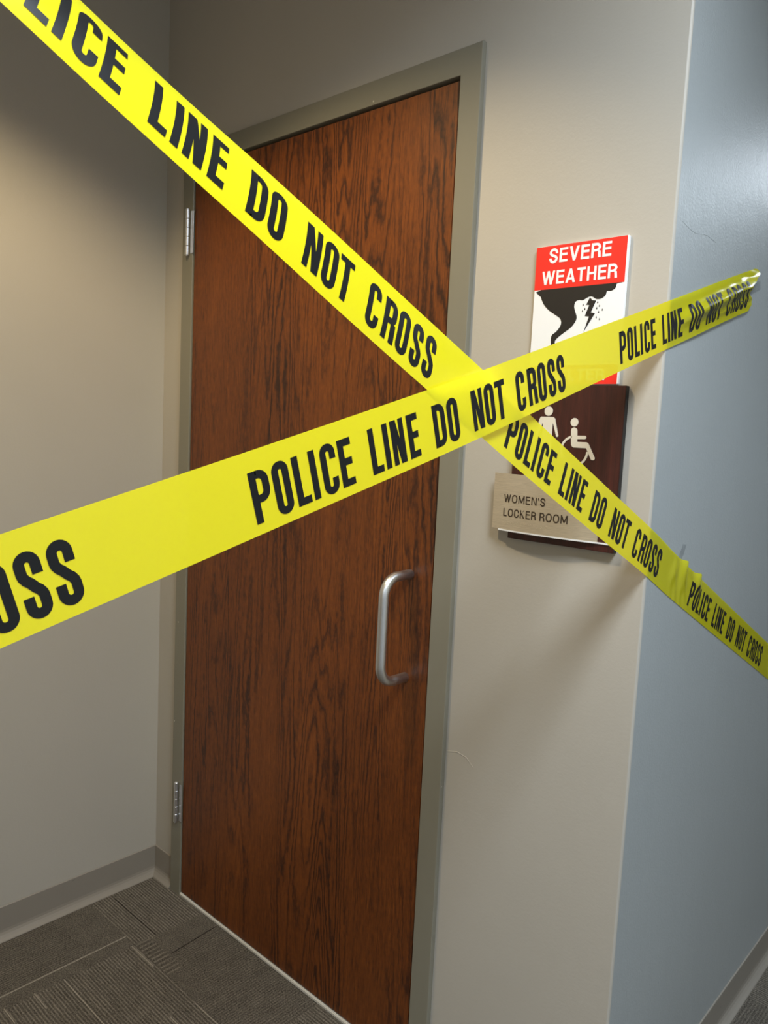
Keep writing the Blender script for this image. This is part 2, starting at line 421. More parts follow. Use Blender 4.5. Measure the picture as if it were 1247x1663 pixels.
# steel door frame: face, returns, rebate and stop
FY = -0.0125
def frame_section(bm, sgn, x_in):
    # profile in (x from opening edge outwards, y)
    return [(0, 0.050), (0, FY+0.0015), (0.0015, FY), (FW-0.0015, FY), (FW, FY+0.0015), (FW, -0.0002), (FW, 0.02), (0.012, 0.02), (0.012, 0.05)]
bm = bmesh.new()
pr = [(0, 0.05), (0, FY+0.0015), (0.0005, FY+0.0004), (0.0015, FY), (FW-0.0015, FY), (FW-0.0005, FY+0.0004), (FW, FY+0.0015), (FW, -0.0004), (0.0, -0.0004) ]
pr = [(0, 0.10), (0, FY+0.0015), (0.0005, FY+0.0004), (0.0015, FY), (FW-0.0015, FY), (FW-0.0005, FY+0.0004), (FW, FY+0.0015), (FW, -0.0004), (0.0115, -0.0004), (0.0115, 0.10)]
rows = []
for (cx, cz, dx, dz) in ((0, 0.0, -1, 0), (0, DH, -1, 1), (DW, DH, 1, 1), (DW, 0.0, 1, 0)):
    rows.append([bm.verts.new((cx+dx*u, y, cz+dz*u)) for u, y in pr])
n = len(pr)
for r0, r1 in zip(rows, rows[1:]):
    for i in range(n): bm.faces.new((r0[i], r0[(i+1) % n], r1[(i+1) % n], r1[i]))
bm.faces.new(rows[0]); bm.faces.new(rows[-1][::-1])
# door stop behind the leaf
box(bm, 0.0, 0.016, 0.046, 0.0995, 0, DH); box(bm, DW-0.016, DW, 0.046, 0.0995, 0, DH); box(bm, 0.016, DW-0.016, 0.046, 0.0995, DH-0.016, DH)
bmesh.ops.recalc_face_normals(bm, faces=bm.faces)
struct(obj('trim_1', bm, M_FRAME))
bm = bmesh.new(); box(bm, 0.0005, DW-0.0005, -0.0125, 0.045, 0.0008, 0.0095, bev=0.0015)
struct(obj('trim_2', bm, M_THRESH))                              # threshold strip

# door leaf
LY = -0.0085
bm = bmesh.new(); box(bm, 0.0032, DW-0.0032, LY, LY+0.044, 0.0125, DH-0.0075, bev=0.0012)
door = struct(obj('door_1', bm, M_OAK))
# pull handle
HXc, ZT, ZB, PRJ, HR = 0.8500, 1.1300, 0.9020, 0.082, 0.0108
R_ = 0.040; pts = [(HXc, LY, ZT)]
for k in range(0, 11):
    a_ = k/10*PI/2; pts.append((HXc, LY-PRJ+R_-R_*math.sin(a_), ZT-R_+R_*math.cos(a_)))
for k in range(1, 8): pts.append((HXc, LY-PRJ, ZT-R_-(ZT-ZB-2*R_)*k/8))
for k in range(0, 11):
    a_ = k/10*PI/2; pts.append((HXc, LY-PRJ+R_-R_*math.cos(a_), ZB+R_-R_*math.sin(a_)))
pts.append((HXc, LY, ZB))
bm = bmesh.new(); tube(bm, pts, HR, 28); hd = obj('pull_handle', bm, M_STEEL, door, smooth=True)
hd['label'] = 'satin steel D-shaped pull handle'
# hinges (barrel stands in front of the frame, one leaf edge shows at the door edge)
def hinge(zc):
    bm = bmesh.new()
    box(bm, -0.0080, 0.0050, LY-0.0062, LY-0.0042, zc-0.057, zc+0.057, bev=0.0008)          # knuckle web and leaf edge on the door side
    h = obj('hinge', bm, M_HINGE, door); h['label'] = 'zinc coloured butt hinge leaf'
    bm = bmesh.new()
    z = zc-0.062; seg = [0.0255, 0.0245, 0.0245, 0.0245, 0.0255]; y0 = FY-0.0066
    z += 0.0
    for L in seg:
        tube(bm, [(-0.0175, y0, z+0.0004), (-0.0175, y0, z+0.0012), (-0.0175, y0, z+L-0.0012), (-0.0175, y0, z+L-0.0004)], [0.0056, 0.0063, 0.0063, 0.0056], 20); z += L
    tube(bm, [(-0.0175, y0, zc-0.0635), (-0.0175, y0, z+0.001), (-0.0175, y0, z+0.0022)], [0.0046, 0.0046, 0.0025], 16)
    kb = obj('barrel', bm, M_HINGE, h, smooth=False)
for zc in (1.958, 1.125, 0.294): hinge(zc)

# hairline ridge and small scars in the hall wall paint
def wall_line(name, pts, r, mat, parent):
    bm = bmesh.new(); tube(bm, pts, r, 6); return obj(name, bm, mat, parent)
wr = bpy.data.objects['wall_right']; wb = bpy.data.objects['wall_back']
crack = [(0.0256, 1.8025), (0.0585, 1.7967), (0.085, 1.795), (0.1109, 1.7993), (0.1378, 1.8025), (0.1819, 1.7989), (0.2191, 1.8004), (0.2663, 1.7999)]
wall_line('hairline_crack', [(XR-0.0001, y, z) for y, z in crack[:-2]], 0.00035, M_BLUE, wr)
wall_line('paint_ridge', [(x, -0.0001, z) for x, z in [(0.969, 0.7695), (0.9946, 0.7765), (1.0188, 0.7725), (1.0372, 0.7575)]], 0.0007, M_BEIGE, wb)

# ---------------------------------------------------------------- lettering for the tape
S_ = 0.0079; HL = 0.0478
def bil(q, nu, nv):
    """quad q = (bl, br, tr, tl) in (u, v) split into cells"""
    out = []
    P = lambda i, j: tuple(((1-i/nu)*(1-j/nv)*q[0][k] + i/nu*(1-j/nv)*q[1][k] + i/nu*j/nv*q[2][k] + (1-i/nu)*j/nv*q[3][k]) for k in (0, 1))
    for i in range(nu):
        for j in range(nv): out.append([P(i, j), P(i+1, j), P(i+1, j+1), P(i, j+1)])
    return out
def bar(x0, x1, z0, z1):
    nu = max(1, int((x1-x0)/0.004)); nv = max(1, int((z1-z0)/0.004))
    return bil(((x0, z0), (x1, z0), (x1, z1), (x0, z1)), nu, nv)
def strip(A, B): return [[A[i], A[i+1], B[i+1], B[i]] for i in range(len(A)-1)]
def rr(x0, x1, z0, z1, r, n=9, ns=5):
    """rounded rectangle path from mid-left going over the top, clockwise"""
    P = []
    zm = (z0+z1)/2
    for i in range(ns): P.append((x0, zm+(z1-r-zm)*i/ns))
    for i in range(n+1): a = PI-PI/2*i/n; P.append((x0+r+r*math.cos(a), z1-r+r*math.sin(a)))
    for i in range(n+1): a = PI/2-PI/2*i/n; P.append((x1-r+r*math.cos(a), z1-r+r*math.sin(a)))
    for i in range(1, 2*ns): P.append((x1, z1-r-(z1-z0-2*r)*i/(2*ns)))
    for i in range(n+1): a = -PI/2*i/n; P.append((x1-r+r*math.cos(a), z0+r+r*math.sin(a)))
    for i in range(n+1): a = -PI/2-PI/2*i/n; P.append((x0+r+r*math.cos(a), z0+r+r*math.sin(a)))
    for i in range(1, ns+1): P.append((x0, z0+r+(zm-z0-r)*i/ns))
    return P
def bowl(x0, x1, z0, z1, ro, s, sh):
    """D shaped bowl open to the left, plus nothing else"""
    n = 9; A = [(x0, z1)]; B = [(x0, z1-sh)]; ri = max(ro-s*0.9, 0.002)
    for i in range(n+1):
        a = PI/2-PI/2*i/n; A.append((x1-ro+ro*math.cos(a), z1-ro+ro*math.sin(a))); B.append((x1-s-ri+ri*math.cos(a), z1-sh-ri+ri*math.sin(a)))
    for i in range(1, 6):
        A.append((x1, z1-ro-(z1-z0-2*ro)*i/6)); B.append((x1-s, z1-sh-ri-(z1-z0-2*sh-2*ri)*i/6))
    for i in range(n+1):
        a = -PI/2*i/n; A.append((x1-ro+ro*math.cos(a), z0+ro+ro*math.sin(a))); B.append((x1-s-ri+ri*math.cos(a), z0+sh+ri+ri*math.sin(a)))
    A.append((x0, z0)); B.append((x0, z0+sh))
    return strip(A, B)
def glyph(ch, w, h=HL, s=S_):
    sh = s*0.92; ov = 0.0011*h/HL
    if ch == 'I': return bar(0, s, 0, h)
    if ch == 'L': return bar(0, s, 0, h) + bar(s, w, 0, sh)
    if ch == 'E': return bar(0, s, 0, h) + bar(s, w, 0, sh) + bar(s, w, h-sh, h) + bar(s, w*0.96, h*0.5-sh/2+0.0008, h*0.5+sh/2+0.0008)
    if ch == 'T': return bar(0, w, h-sh, h) + bar(w/2-s/2, w/2+s/2, 0, h-sh)
    if ch == 'N': return bar(0, s*0.92, 0, h) + bar(w-s*0.92, w, 0, h) + bil(((w-s*1.12, 0), (w-s*0.3, 0), (s*1.12, h), (s*0.3, h)), 2, 12)
    if ch in 'OC':
        A = rr(0, w, -ov, h+ov, w*0.48); B = rr(s, w-s, -ov+sh, h+ov-sh, (w-2*s)*0.48)
        st = strip(A, B)
        if ch == 'C':
            n, ns = 9, 5; i0 = ns+2*(n+1); # first right-side vertex index
            keep = [q for k, q in enumerate(st) if not (i0+1 <= k < i0+2*ns-3)]
            return keep
        return st
    if ch == 'D': return bar(0, s, 0, h) + bowl(s, w, 0, h, w*0.50, s, sh)
    if ch == 'P': return bar(0, s, 0, h) + bowl(s, w, h*0.385, h, w*0.50, s, sh)
    if ch == 'R': return bar(0, s, 0, h) + bowl(s, w, h*0.42, h, w*0.46, s, sh) + bil(((w-s*0.95, 0), (w+0.0006, 0), (w-0.0006, h*0.45), (w-s-0.001, h*0.50)), 2, 6)
    if ch == 'H': return bar(0, s, 0, h) + bar(w-s, w, 0, h) + bar(s, w-s, h*0.5-sh*0.4, h*0.5+sh*0.5)
    if ch == "'": return bar(0, w, h*0.66, h)
    if ch == 'V': return bil(((w/2-s*0.5, 0), (w/2+s*0.5, 0), (s*1.1, h), (0, h)), 2, 8) + bil(((w/2-s*0.5, 0), (w/2+s*0.5, 0), (w, h), (w-s*1.1, h)), 2, 8)
    if ch == 'A': return bil(((0, 0), (s*1.1, 0), (w/2+s*0.5, h), (w/2-s*0.5, h)), 2, 8) + bil(((w-s*1.1, 0), (w, 0), (w/2+s*0.5, h), (w/2-s*0.5, h)), 2, 8) + bar(w*0.22, w*0.78, h*0.22, h*0.22+sh*0.9)
    if ch == 'W':
        k = w*0.29; o = []
        for b0, t0 in ((k-s*0.5, 0), (k-s*0.5, w/2-s*0.5), (w-k-s*0.5, w/2-s*0.5), (w-k-s*0.5, w-s)): o += bil(((b0, 0), (b0+s, 0), (t0+s, h), (t0, h)), 2, 8)
        return o
    if ch == 'M':
        return bar(0, s*0.95, 0, h) + bar(w-s*0.95, w, 0, h) + bil(((w/2-s*0.5, h*0.12), (w/2+s*0.5, h*0.12), (s*1.15, h), (0, h)), 2, 8) + bil(((w/2-s*0.5, h*0.12), (w/2+s*0.5, h*0.12), (w, h), (w-s*1.15, h)), 2, 8)
    if ch == 'K':
        return bar(0, s, 0, h) + bil(((s*0.9, h*0.34), (s*0.9, h*0.58), (w-s*0.1, h), (w-s*1.3, h)), 2, 6) + bil(((w-s*1.2, 0), (w+s*0.1, 0), (s*1.9, h*0.62), (s*0.95, h*0.50)), 2, 6)
    if ch == 'S' and w > 0.6*h:
        pass
    if ch == 'S':
        r = (w-s)/2; xl, xr_, xc = s/2, w-s/2, w/2; zt = h+ov-sh/2-r; zb = -ov+sh/2+r
        P = [(xr_, h*0.655), (xr_, h*0.70)]
        for i in range(0, 13): a = PI*i/12; P.append((xc+r*math.cos(a), zt+r*math.sin(a)))
        P += [(xl, h*0.70), (xl+0.0004, h*0.655), (xl+w*0.10, h*0.595), (xl+w*0.22, h*0.545), (xc, h*0.5), (xr_-w*0.22, h*0.455), (xr_-w*0.10, h*0.405), (xr_-0.0004, h*0.345), (xr_, h*0.30)]
        for i in range(0, 13): a = -PI*i/12; P.append((xc+r*math.cos(a), zb+r*math.sin(a)))
        P += [(xl, h*0.30), (xl, h*0.335)]
        A, B = [], []
        for i, p in enumerate(P):
            a = P[max(i-1, 0)]; c = P[min(i+1, len(P)-1)]; tx, tz = c[0]-a[0], c[1]-a[1]; L = math.hypot(tx, tz) or 1
            nx, nz = -tz/L, tx/L; A.append((p[0]+nx*s/2, p[1]+nz*s/2)); B.append((p[0]-nx*s/2, p[1]-nz*s/2))
        return strip(A, B)
PHRASE = [('P', 0, .0217), ('O', .0258, .0455), ('L', .0503, .0675), ('I', .0711, .0791), ('C', .0852, .1052), ('E', .1092, .1272),
          ('L', .1526, .1697), ('I', .1738, .182), ('N', .186, .2062), ('E', .212, .2295),
          ('D', .2554, .2765), ('O', .2808, .3008), ('N', .3275, .3492), ('O', .3532, .3732), ('T', .3758, .3970),
          ('C', .4219, .4419), ('R', .4490, .4700), ('O', .4735, .4935), ('S', .4987, .5180), ('S', .5228, .5425)]
WD, PITCH = 0.0762, 0.7078

# ---------------------------------------------------------------- the two barricade tapes
al = math.atan(0.304); be = math.atan(-0.44)
SAG1 = [(-1.75, 0.014), (-1.06, .0038), (-.95, .0016), (-.84, -.0002), (-.6, -.0027), (-.5, -.0029), (-.24, -.0018), (0, -.0005), (.19, .0022), (.40, .0026), (.5, .0026)]
def hump(x, c, w_): return math.exp(-((x-c)/w_)**2)
def surf1(s, t):
    y = (s-.8715)*math.cos(al) - t*math.sin(al); z = 1.5907 + (s-.8715)*math.sin(al) + t*math.cos(al)
    z += smooth_interp(SAG1, y)
    x = XR + 0.0012 + 0.0030*hump(y, -0.46, 0.28)
    x += 0.0006*math.sin(9*y+20*t)*min(1, max(0, -y*4))
    if y > 0.0:                                            # lies on the hall wall, ruckled towards the pinned end
        k = min(1, y/0.12); v = (t-0.046-0.02*(0.37-y)/0.37*-1*0)/0.022
        c1 = 0.046 - 0.030*max(0, (0.36-y))
        x += 0.0090*k*hump(t, c1, 0.0130) + 0.0035*k*hump(t, c1-0.022, 0.006)*hump(y, .3, .12)
        x += 0.0004*k*math.sin(t*420+y*60)*hump(y, .36, .05) + 0.0004*k*math.sin(y*95+t*150)*hump(y, .33, .12)
        x += 0.0030*k
    return Vector((x, y, z))
BOT2 = [(-1.75, .062), (-1.40, .040), (-1.054, .0200), (-1.006, .0172), (-.918, .0140), (-.857, .0125), (-.786, .0098), (-.664, .006), (-.504, .0028), (-.41, .0005), (-.2, -.0003), (0, 0), (.089, -.003), (.3, -.004), (.777, -.0035), (1.1, -.004)]
PHI2 = [(-1.8, 0), (-1.62, 3), (-1.3, 27), (-1.0, 26), (-.742, 14), (-.505, 5.5), (-.4, 3.5), (-.2, 1.5), (0, 0), (1.2, 0)]
def surf2(s, t):
    ys = s/1.0925
    s = s + 0.018*max(0.0, -0.665-s)
    z0 = smooth_interp(BOT2, ys)*math.cos(be)
    phm = math.radians(smooth_interp(PHI2, ys))
    up = back = 0.0; n = 8
    for i in range(n):
        ph = phm*(0.35+1.3*((i+0.5)/n)*(t/WD if t > 0 else 0)); up += math.cos(ph)*t/n; back += math.sin(ph)*t/n
    tt = up
    y = s*math.cos(be) - (tt+z0)*math.sin(be); z = 1.2101 + s*math.sin(be) + (tt+z0)*math.cos(be)
    x = XR + 0.0010 - back - 0.0022*hump(y, -0.5, 0.30)
    x += 0.0005*math.sin(11*y-14*t)*min(1, max(0, -y*4))
    if y < YB+0.04: x = max(x, XR+0.0006)
    if y > 0:
        k = min(1, y/0.10)
        d1 = (s-0.150)*0.93 + (t-0.07)*0.40; d2 = (s-0.225)*0.9 + (t-0.07)*0.5
        up_ = max(0, min(1, (t-0.02)/0.05))
        r1 = hump(d1, 0, .0115)*up_; r2 = hump(d2, 0.006, .012)*up_**1.5
        x += k*(0.0075*r1 + 0.007*r2 + 0.0022*hump(s, .11, .012)*hump(t, .045, .02) + 0.0005*math.sin(s*230+t*120)*hump(s, .15, .04))
        z += k*(0.0040*r1 + 0.0050*r2)*up_**3
    return Vector((x, y, z))
def end1(t):
    tab = [(0, 1.262), (.006, 1.272), (.014, 1.278), (.022, 1.272), (.028, 1.262), (.032, 1.257), (.036, 1.258), (.041, 1.255), (.046, 1.266), (.049, 1.270), (.052, 1.285), (.055, 1.291), (.060, 1.318), (.066, 1.325), (.072, 1.318), (.0762, 1.300)]
    return smooth_interp(tab, t) + 0.0015*math.sin(t*1900)
def build_tape(name, surf, s0, s1, endf, label):
    ds = 0.006; nt_ = 30; n = int((s1-s0)/ds)
    bm = bmesh.new(); rows = []
    for i in range(n+1):
        s = s0+(s1-s0)*i/n; rows.append([bm.verts.new(surf(s, WD*j/nt_)) for j in range(nt_+1)])
    if endf:
        m = 18
        for k in range(1, m+1):
            rows.append([bm.verts.new(surf(s1+(endf(WD*j/nt_)-s1)*k/m, WD*j/nt_)) for j in range(nt_+1)])
    for a, b in zip(rows, rows[1:]):
        for j in range(nt_): bm.faces.new((a[j], b[j], b[j+1], a[j+1]))
    o = obj(name, bm, M_TAPE, smooth=True)
    tag(o, label, 'barricade tape')
    return o
def print_phrase(tape, surf, p0, smin, smax, v0):
    bm = bmesh.new(); cnt = 0
    for ch, a, b in PHRASE:
        if p0+a < smin or p0+b > smax: continue
        for q in glyph(ch, b-a):
            vs = []
            for u, v in q:
                s, t = p0+a+u, v0+v; h = 0.0008
                P = surf(s, t); du = surf(s+h, t)-P; dv = surf(s, t+h)-P; nrm = du.cross(dv).normalized()
                vs.append(bm.verts.new(P+nrm*0.00035))
            bm.faces.new(vs); cnt += 1
    if cnt: 
        bmesh.ops.remove_doubles(bm, verts=bm.verts, dist=1e-6)
        o = obj('printed_phrase', bm, M_INK, tape, smooth=True)
        o['label'] = 'black condensed capitals POLICE LINE DO NOT CROSS'
    else: bm.free()
t1 = build_tape('barricade_tape', surf1, -0.93, 1.235, end1, 'yellow police tape rising to the right, torn end stuck to the blue-grey wall')
for k in (-2, -1, 0, 1): print_phrase(t1, surf1, 0.0005+k*PITCH, -0.92, 1.262, 0.0100)
t2 = build_tape('barricade_tape', surf2, -1.90, 1.12, None, 'yellow police tape falling from upper left to lower right, behind the other tape')
for k in (-2, -1, 0, 1): print_phrase(t2, surf2, -0.5003+k*PITCH, -1.89, 1.11, 0.0115)

# clear adhesive strips that hold the tapes to the hall wall
def sticker(name, pts, label, dx=0.0004, nseg=8):
    # pts: 4 corners (y, z) on the hall wall
    bm = bmesh.new(); rows = []
    for i in range(nseg+1):
        r = []
        for j in range(nseg+1):
            u, v = i/nseg, j/nseg
            y = (1-u)*(1-v)*pts[0][0]+u*(1-v)*pts[1][0]+u*v*pts[2][0]+(1-u)*v*pts[3][0]
            z = (1-u)*(1-v)*pts[0][1]+u*(1-v)*pts[1][1]+u*v*pts[2][1]+(1-u)*v*pts[3][1]
            r.append(bm.verts.new((XR+dx+0.0007*math.sin(u*17+v*9)**2, y+0.001*math.sin(v*23)*(1 if u > .5 else 0), z)))
        rows.append(r)
    for a, b in zip(rows, rows[1:]):
        for j in range(nseg): bm.faces.new((a[j], b[j], b[j+1], a[j+1]))
    o = obj(name, bm, M_CLEAR, smooth=True); tag(o, label, 'adhesive tape'); return o
bm = bmesh.new(); rows = []
n1, n2 = 64, 14
for i in range(n1+1):
    ss = 0.985+(1.340-0.985)*i/n1; r = []
    for j in range(n2+1):
        t = 0.0270+0.0190*j/n2 + (ss-1.26)*0.03
        f = min(1, max(0, (end1(t)+0.004-ss)/0.014+1)); f = f*f*(3-2*f)
        P = surf1(ss, t); on = P.x+0.0010; off = XR+0.0012+0.0010*abs(math.sin(ss*310+j*0.9))*math.sin(j*1.3)**2
        P.x = on*f + off*(1-f); P.y += 0.0012*math.sin(j*2.1)*(1 if i == n1 else 0)
        r.append(bm.verts.new(P))
    rows.append(r)
for a_, b_ in zip(rows, rows[1:]):
    for j in range(n2): bm.faces.new((a_[j], b_[j], b_[j+1], a_[j+1]))
o = obj('clear_adhesive_tape', bm, M_CLEAR, smooth=True)
tag(o, 'clear shiny adhesive strip over the torn yellow tape end on the blue-grey wall', 'adhesive tape')
sticker('clear_adhesive_tape', [(.118, 1.205), (.142, 1.205), (.168, 1.252), (.150, 1.254)], 'small clear adhesive strip poking above the falling yellow tape on the blue-grey wall')

# ---------------------------------------------------------------- signs
ADV = {'I': 0.0, 'E': 0.66, 'S': 0.70, 'V': 0.78, 'R': 0.72, 'W': 1.12, 'A': 0.82, 'T': 0.70, 'H': 0.74, 'O': 0.86, 'C': 0.78, 'L': 0.60, 'N': 0.78, 'M': 0.95, 'K': 0.74, "'": 0.13, 'D': .76}
def place_text(bm, s, x0, x1, z0, z1, ymap, stroke=0.19, gap=0.13, ext=0.0004, adv=ADV):
    """capitals of s fitted in the box x0..x1, z0..z1 on the front y = ymap(x)"""
    h = z1-z0; cur = 0.0; items = []
    for ch in s:
        if ch == ' ': cur += 0.36; continue
        w = adv[ch]; items.append((ch, cur, w)); cur += w+gap
    k = (x1-x0)/((cur-gap)*h)
    for ch, c, w in items:
        gw = w*h
        for n_, q in enumerate(glyph(ch, gw, h, stroke*h)):
            vs = []
            for u, v in q:
                x = x0+(c*h+u)*k; vs.append(bm.verts.new((x, ymap(x)-ext-1.2e-6*n_, z0+v)))
            bm.faces.new(vs)
# severe weather sign
SF = -0.0068
sw = empty('severe_weather_sign', (1.202, -0.001, 1.531))
def child(name, bm, m, parent, smooth=False):
    inv = parent.matrix_world.inverted() if False else Matrix.Translation(-parent.location)
    bmesh.ops.transform(bm, matrix=inv, verts=bm.verts); return obj(name, bm, m, parent, smooth)
bm = bmesh.new(); box(bm, 1.1125, 1.2925, SF, -0.0003, 1.5335, 1.7830, bev=0.0009); child('backing_panel', bm, M_WHITE, sw)
bm = bmesh.new(); box(bm, 1.1130, 1.2898, SF-0.0003, SF+0.0002, 1.7058, 1.7826); child('red_header', bm, M_RED, sw)
bm = bmesh.new(); box(bm, 1.1130, 1.2898, SF-0.0003, SF+0.0002, 1.5340, 1.5680); child('red_footer', bm, M_RED, sw)
yf = lambda x: SF-0.0003
bm = bmesh.new(); place_text(bm, 'SEVERE', 1.1405, 1.2620, 1.7520, 1.7770, yf, stroke=0.185)
place_text(bm, 'WEATHER', 1.1280, 1.2755, 1.7140, 1.7382, yf, stroke=0.185); child('white_lettering', bm, M_WHITE, sw)
bm = bmesh.new(); place_text(bm, 'SHELTER', 1.1380, 1.2660, 1.5410, 1.5610, yf, stroke=0.185); child('footer_lettering', bm, M_WHITE, sw)
def smooth_closed(P, keep=()):
    out = []; n = len(P)
    for i in range(n):
        p0, p1, p2, p3 = P[i-1], P[i], P[(i+1) % n], P[(i+2) % n]
        for k in range(3):
            t = k/3; out.append(tuple(0.5*((2*p1[j])+(-p0[j]+p2[j])*t+(2*p0[j]-5*p1[j]+4*p2[j]-p3[j])*t*t+(-p0[j]+3*p1[j]-3*p2[j]+p3[j])*t**3) for j in (0, 1)))
    return out
tor = [(1.1281, 1.6929), (1.1352, 1.679), (1.1469, 1.6676), (1.1631, 1.6573), (1.1711, 1.6515), (1.1738, 1.6435), (1.1708, 1.6357), (1.1639, 1.6282), (1.1566, 1.6232),
       (1.1545, 1.6153), (1.1560, 1.606), (1.1600, 1.600), (1.1640, 1.5985), (1.1644, 1.6036), (1.1635, 1.6116), (1.1692, 1.6181), (1.1807, 1.626), (1.1948, 1.6352), (1.2028, 1.6457), (1.2039, 1.6534), (1.1998, 1.664), (1.1977, 1.6719),
       (1.2001, 1.6795), (1.2071, 1.682), (1.2145, 1.681), (1.2228, 1.6849), (1.2312, 1.686), (1.2401, 1.681), (1.2499, 1.6813), (1.257, 1.6865), (1.2592, 1.6931), (1.2669, 1.6929), (1.2742, 1.6968), (1.2761, 1.7040)]
tor = [(1.1278, 1.7058)] + tor + [(1.2762, 1.7058)]
sm = [(x, min(z, 1.7058)) for x, z in smooth_closed(tor)[:-2]]
bm = bmesh.new(); extrude_poly(bm, sm, SF-0.0003, SF+0.0001); child('tornado_symbol', bm, M_BLACK, sw)
bm = bmesh.new(); extrude_poly(bm, [(1.2275, 1.6846), (1.2215, 1.6728), (1.2273, 1.6718), (1.2202, 1.6534), (1.2283, 1.6519), (1.2201, 1.6262), (1.2393, 1.6568), (1.2312, 1.6588), (1.2398, 1.6785), (1.2323, 1.6796)], SF-0.0005, SF+0.0001)
child('lightning_symbol', bm, M_BLACK, sw)
bm = bmesh.new()      # white keyline that parts the bolt from the cloud
extrude_poly(bm, [(1.2262, 1.6862), (1.2202, 1.6724), (1.2218, 1.6722), (1.2276, 1.6852), (1.2322, 1.6812), (1.2345, 1.6830)], SF-0.0004, SF+0.0001)
child('white_keyline', bm, M_WHITE, sw)
for x, z in [(1.2151, 1.6727), (1.2192, 1.6653), (1.2149, 1.662), (1.2429, 1.6752), (1.2467, 1.6689), (1.242, 1.6652), (1.2529, 1.6619), (1.2459, 1.6584), (1.2422, 1.6495), (1.2486, 1.646)]:
    bm = bmesh.new(); extrude_poly(bm, [(x, z+0.0026), (x-0.0010, z), (x-0.0009, z-0.0012), (x, z-0.0018), (x+0.0009, z-0.0012), (x+0.0010, z)], SF-0.0003, SF+0.0001)
    child('rain_drop', bm, M_BLACK, sw)
tag(sw, 'red and white severe weather tornado sign mounted above the dark wood restroom sign', 'sign')

# locker room sign
BF = -0.0125
lr = empty('locker_room_sign', (1.20, -0.001, 1.2415))
bm = bmesh.new(); box(bm, 1.0925, 1.3110, BF, -0.0003, 1.2415, 1.5308, bev=0.0006)
bm.normal_update()
for f in bm.faces: f.material_index = 0 if f.normal.y < -0.5 else 1
child('wood_backing', bm, [M_DWOOD, M_DEDGE], lr)
def disc(cx, cz, r, n=28): return [(cx+r*math.cos(2*PI*i/n), cz+r*math.sin(2*PI*i/n)) for i in range(n)]
def solid_tube_poly(P, r):
    """rounded stroke polygon round a polyline (x, z)"""
    L, R2 = [], []
    n = len(P)
    for i in range(n):
        a = P[max(i-1, 0)]; c = P[min(i+1, n-1)]; tx, tz = c[0]-a[0], c[1]-a[1]; l = math.hypot(tx, tz); nx, nz = -tz/l, tx/l
        L.append((P[i][0]+nx*r, P[i][1]+nz*r)); R2.append((P[i][0]-nx*r, P[i][1]-nz*r))
    def cap(p, d0, sgn):
        return [(p[0]+r*math.cos(d0-sgn*PI*k/8), p[1]+r*math.sin(d0-sgn*PI*k/8)) for k in range(1, 8)]
    e0 = math.atan2(P[-1][1]-P[-2][1], P[-1][0]-P[-2][0]); s0 = math.atan2(P[0][1]-P[1][1], P[0][0]-P[1][0])
    return L + cap(P[-1], e0+PI/2, 1) + R2[::-1] + cap(P[0], s0+PI/2, 1)
y0, y1 = BF-0.0009, BF+0.0001
def person_pictogram(cx, skirt):
    bm = bmesh.new(); extrude_poly(bm, disc(cx, 1.4851, 0.0086), y0, y1)
    if not skirt:
        extrude_poly(bm, [(cx-0.0155, 1.4747+0), (cx+0.0105, 1.4747), (cx+0.0145, 1.4715), (cx+0.0165, 1.4640), (cx+0.0232, 1.4409), (cx+0.0218, 1.4388), (cx+0.0192, 1.4392), (cx+0.0112, 1.4625), (cx+0.0100, 1.4625),
                         (cx+0.0100, 1.3900), (cx+0.0070, 1.3870), (cx+0.0040, 1.3900), (cx+0.0015, 1.4280), (cx-0.0015, 1.4280), (cx-0.0040, 1.3900), (cx-0.0070, 1.3870), (cx-0.0100, 1.3900),
                         (cx-0.0100, 1.4625), (cx-0.0112, 1.4625), (cx-0.0192, 1.4392), (cx-0.0218, 1.4388), (cx-0.0232, 1.4409), (cx-0.0185, 1.4690)], y0, y1)
    else:
        extrude_poly(bm, [(cx-0.0125, 1.4747), (cx+0.0125, 1.4747), (cx+0.0180, 1.4690), (cx+0.0262, 1.4409), (cx+0.0248, 1.4388), (cx+0.0222, 1.4392), (cx+0.0132, 1.4625), (cx+0.0112, 1.4600),
                         (cx+0.0190, 1.4200), (cx+0.0095, 1.4180), (cx+0.0095, 1.3900), (cx+0.0065, 1.3870), (cx+0.0035, 1.3900), (cx+0.0015, 1.4180), (cx-0.0015, 1.4180), (cx-0.0035, 1.3900), (cx-0.0065, 1.3870), (cx-0.0095, 1.3900), (cx-0.0095, 1.4180),
                         (cx-0.0190, 1.4200), (cx-0.0112, 1.4600), (cx-0.0132, 1.4625), (cx-0.0222, 1.4392), (cx-0.0248, 1.4388), (cx-0.0262, 1.4409), (cx-0.0180, 1.4690)], y0, y1)
    return bm
o = child('person_symbol', person_pictogram(1.1644, False), M_CREAM, lr); o['label'] = 'cream raised standing figure'
bm = bmesh.new()
extrude_poly(bm, disc(1.2184, 1.4662, 0.0076), y0, y1)
extrude_poly(bm, [(1.2128, 1.4520), (1.2140, 1.4550), (1.2165, 1.4567), (1.2192, 1.4570), (1.2222, 1.4560), (1.2244, 1.4540), (1.2251, 1.4515), (1.2258, 1.4427), (1.2415, 1.4430), (1.2433, 1.4418), (1.2438, 1.4400), (1.2432, 1.4382), (1.2415, 1.4371), (1.2262, 1.4366), (1.2265, 1.4316), (1.2443, 1.4318), (1.2472, 1.4308), (1.2494, 1.4285),
                  (1.2629, 1.4050), (1.2625, 1.4022), (1.2605, 1.4008), (1.2580, 1.4008), (1.2556, 1.4020), (1.2450, 1.4212), (1.2207, 1.4214), (1.2175, 1.4225), (1.2150, 1.4255), (1.2145, 1.4290)], y0, y1)
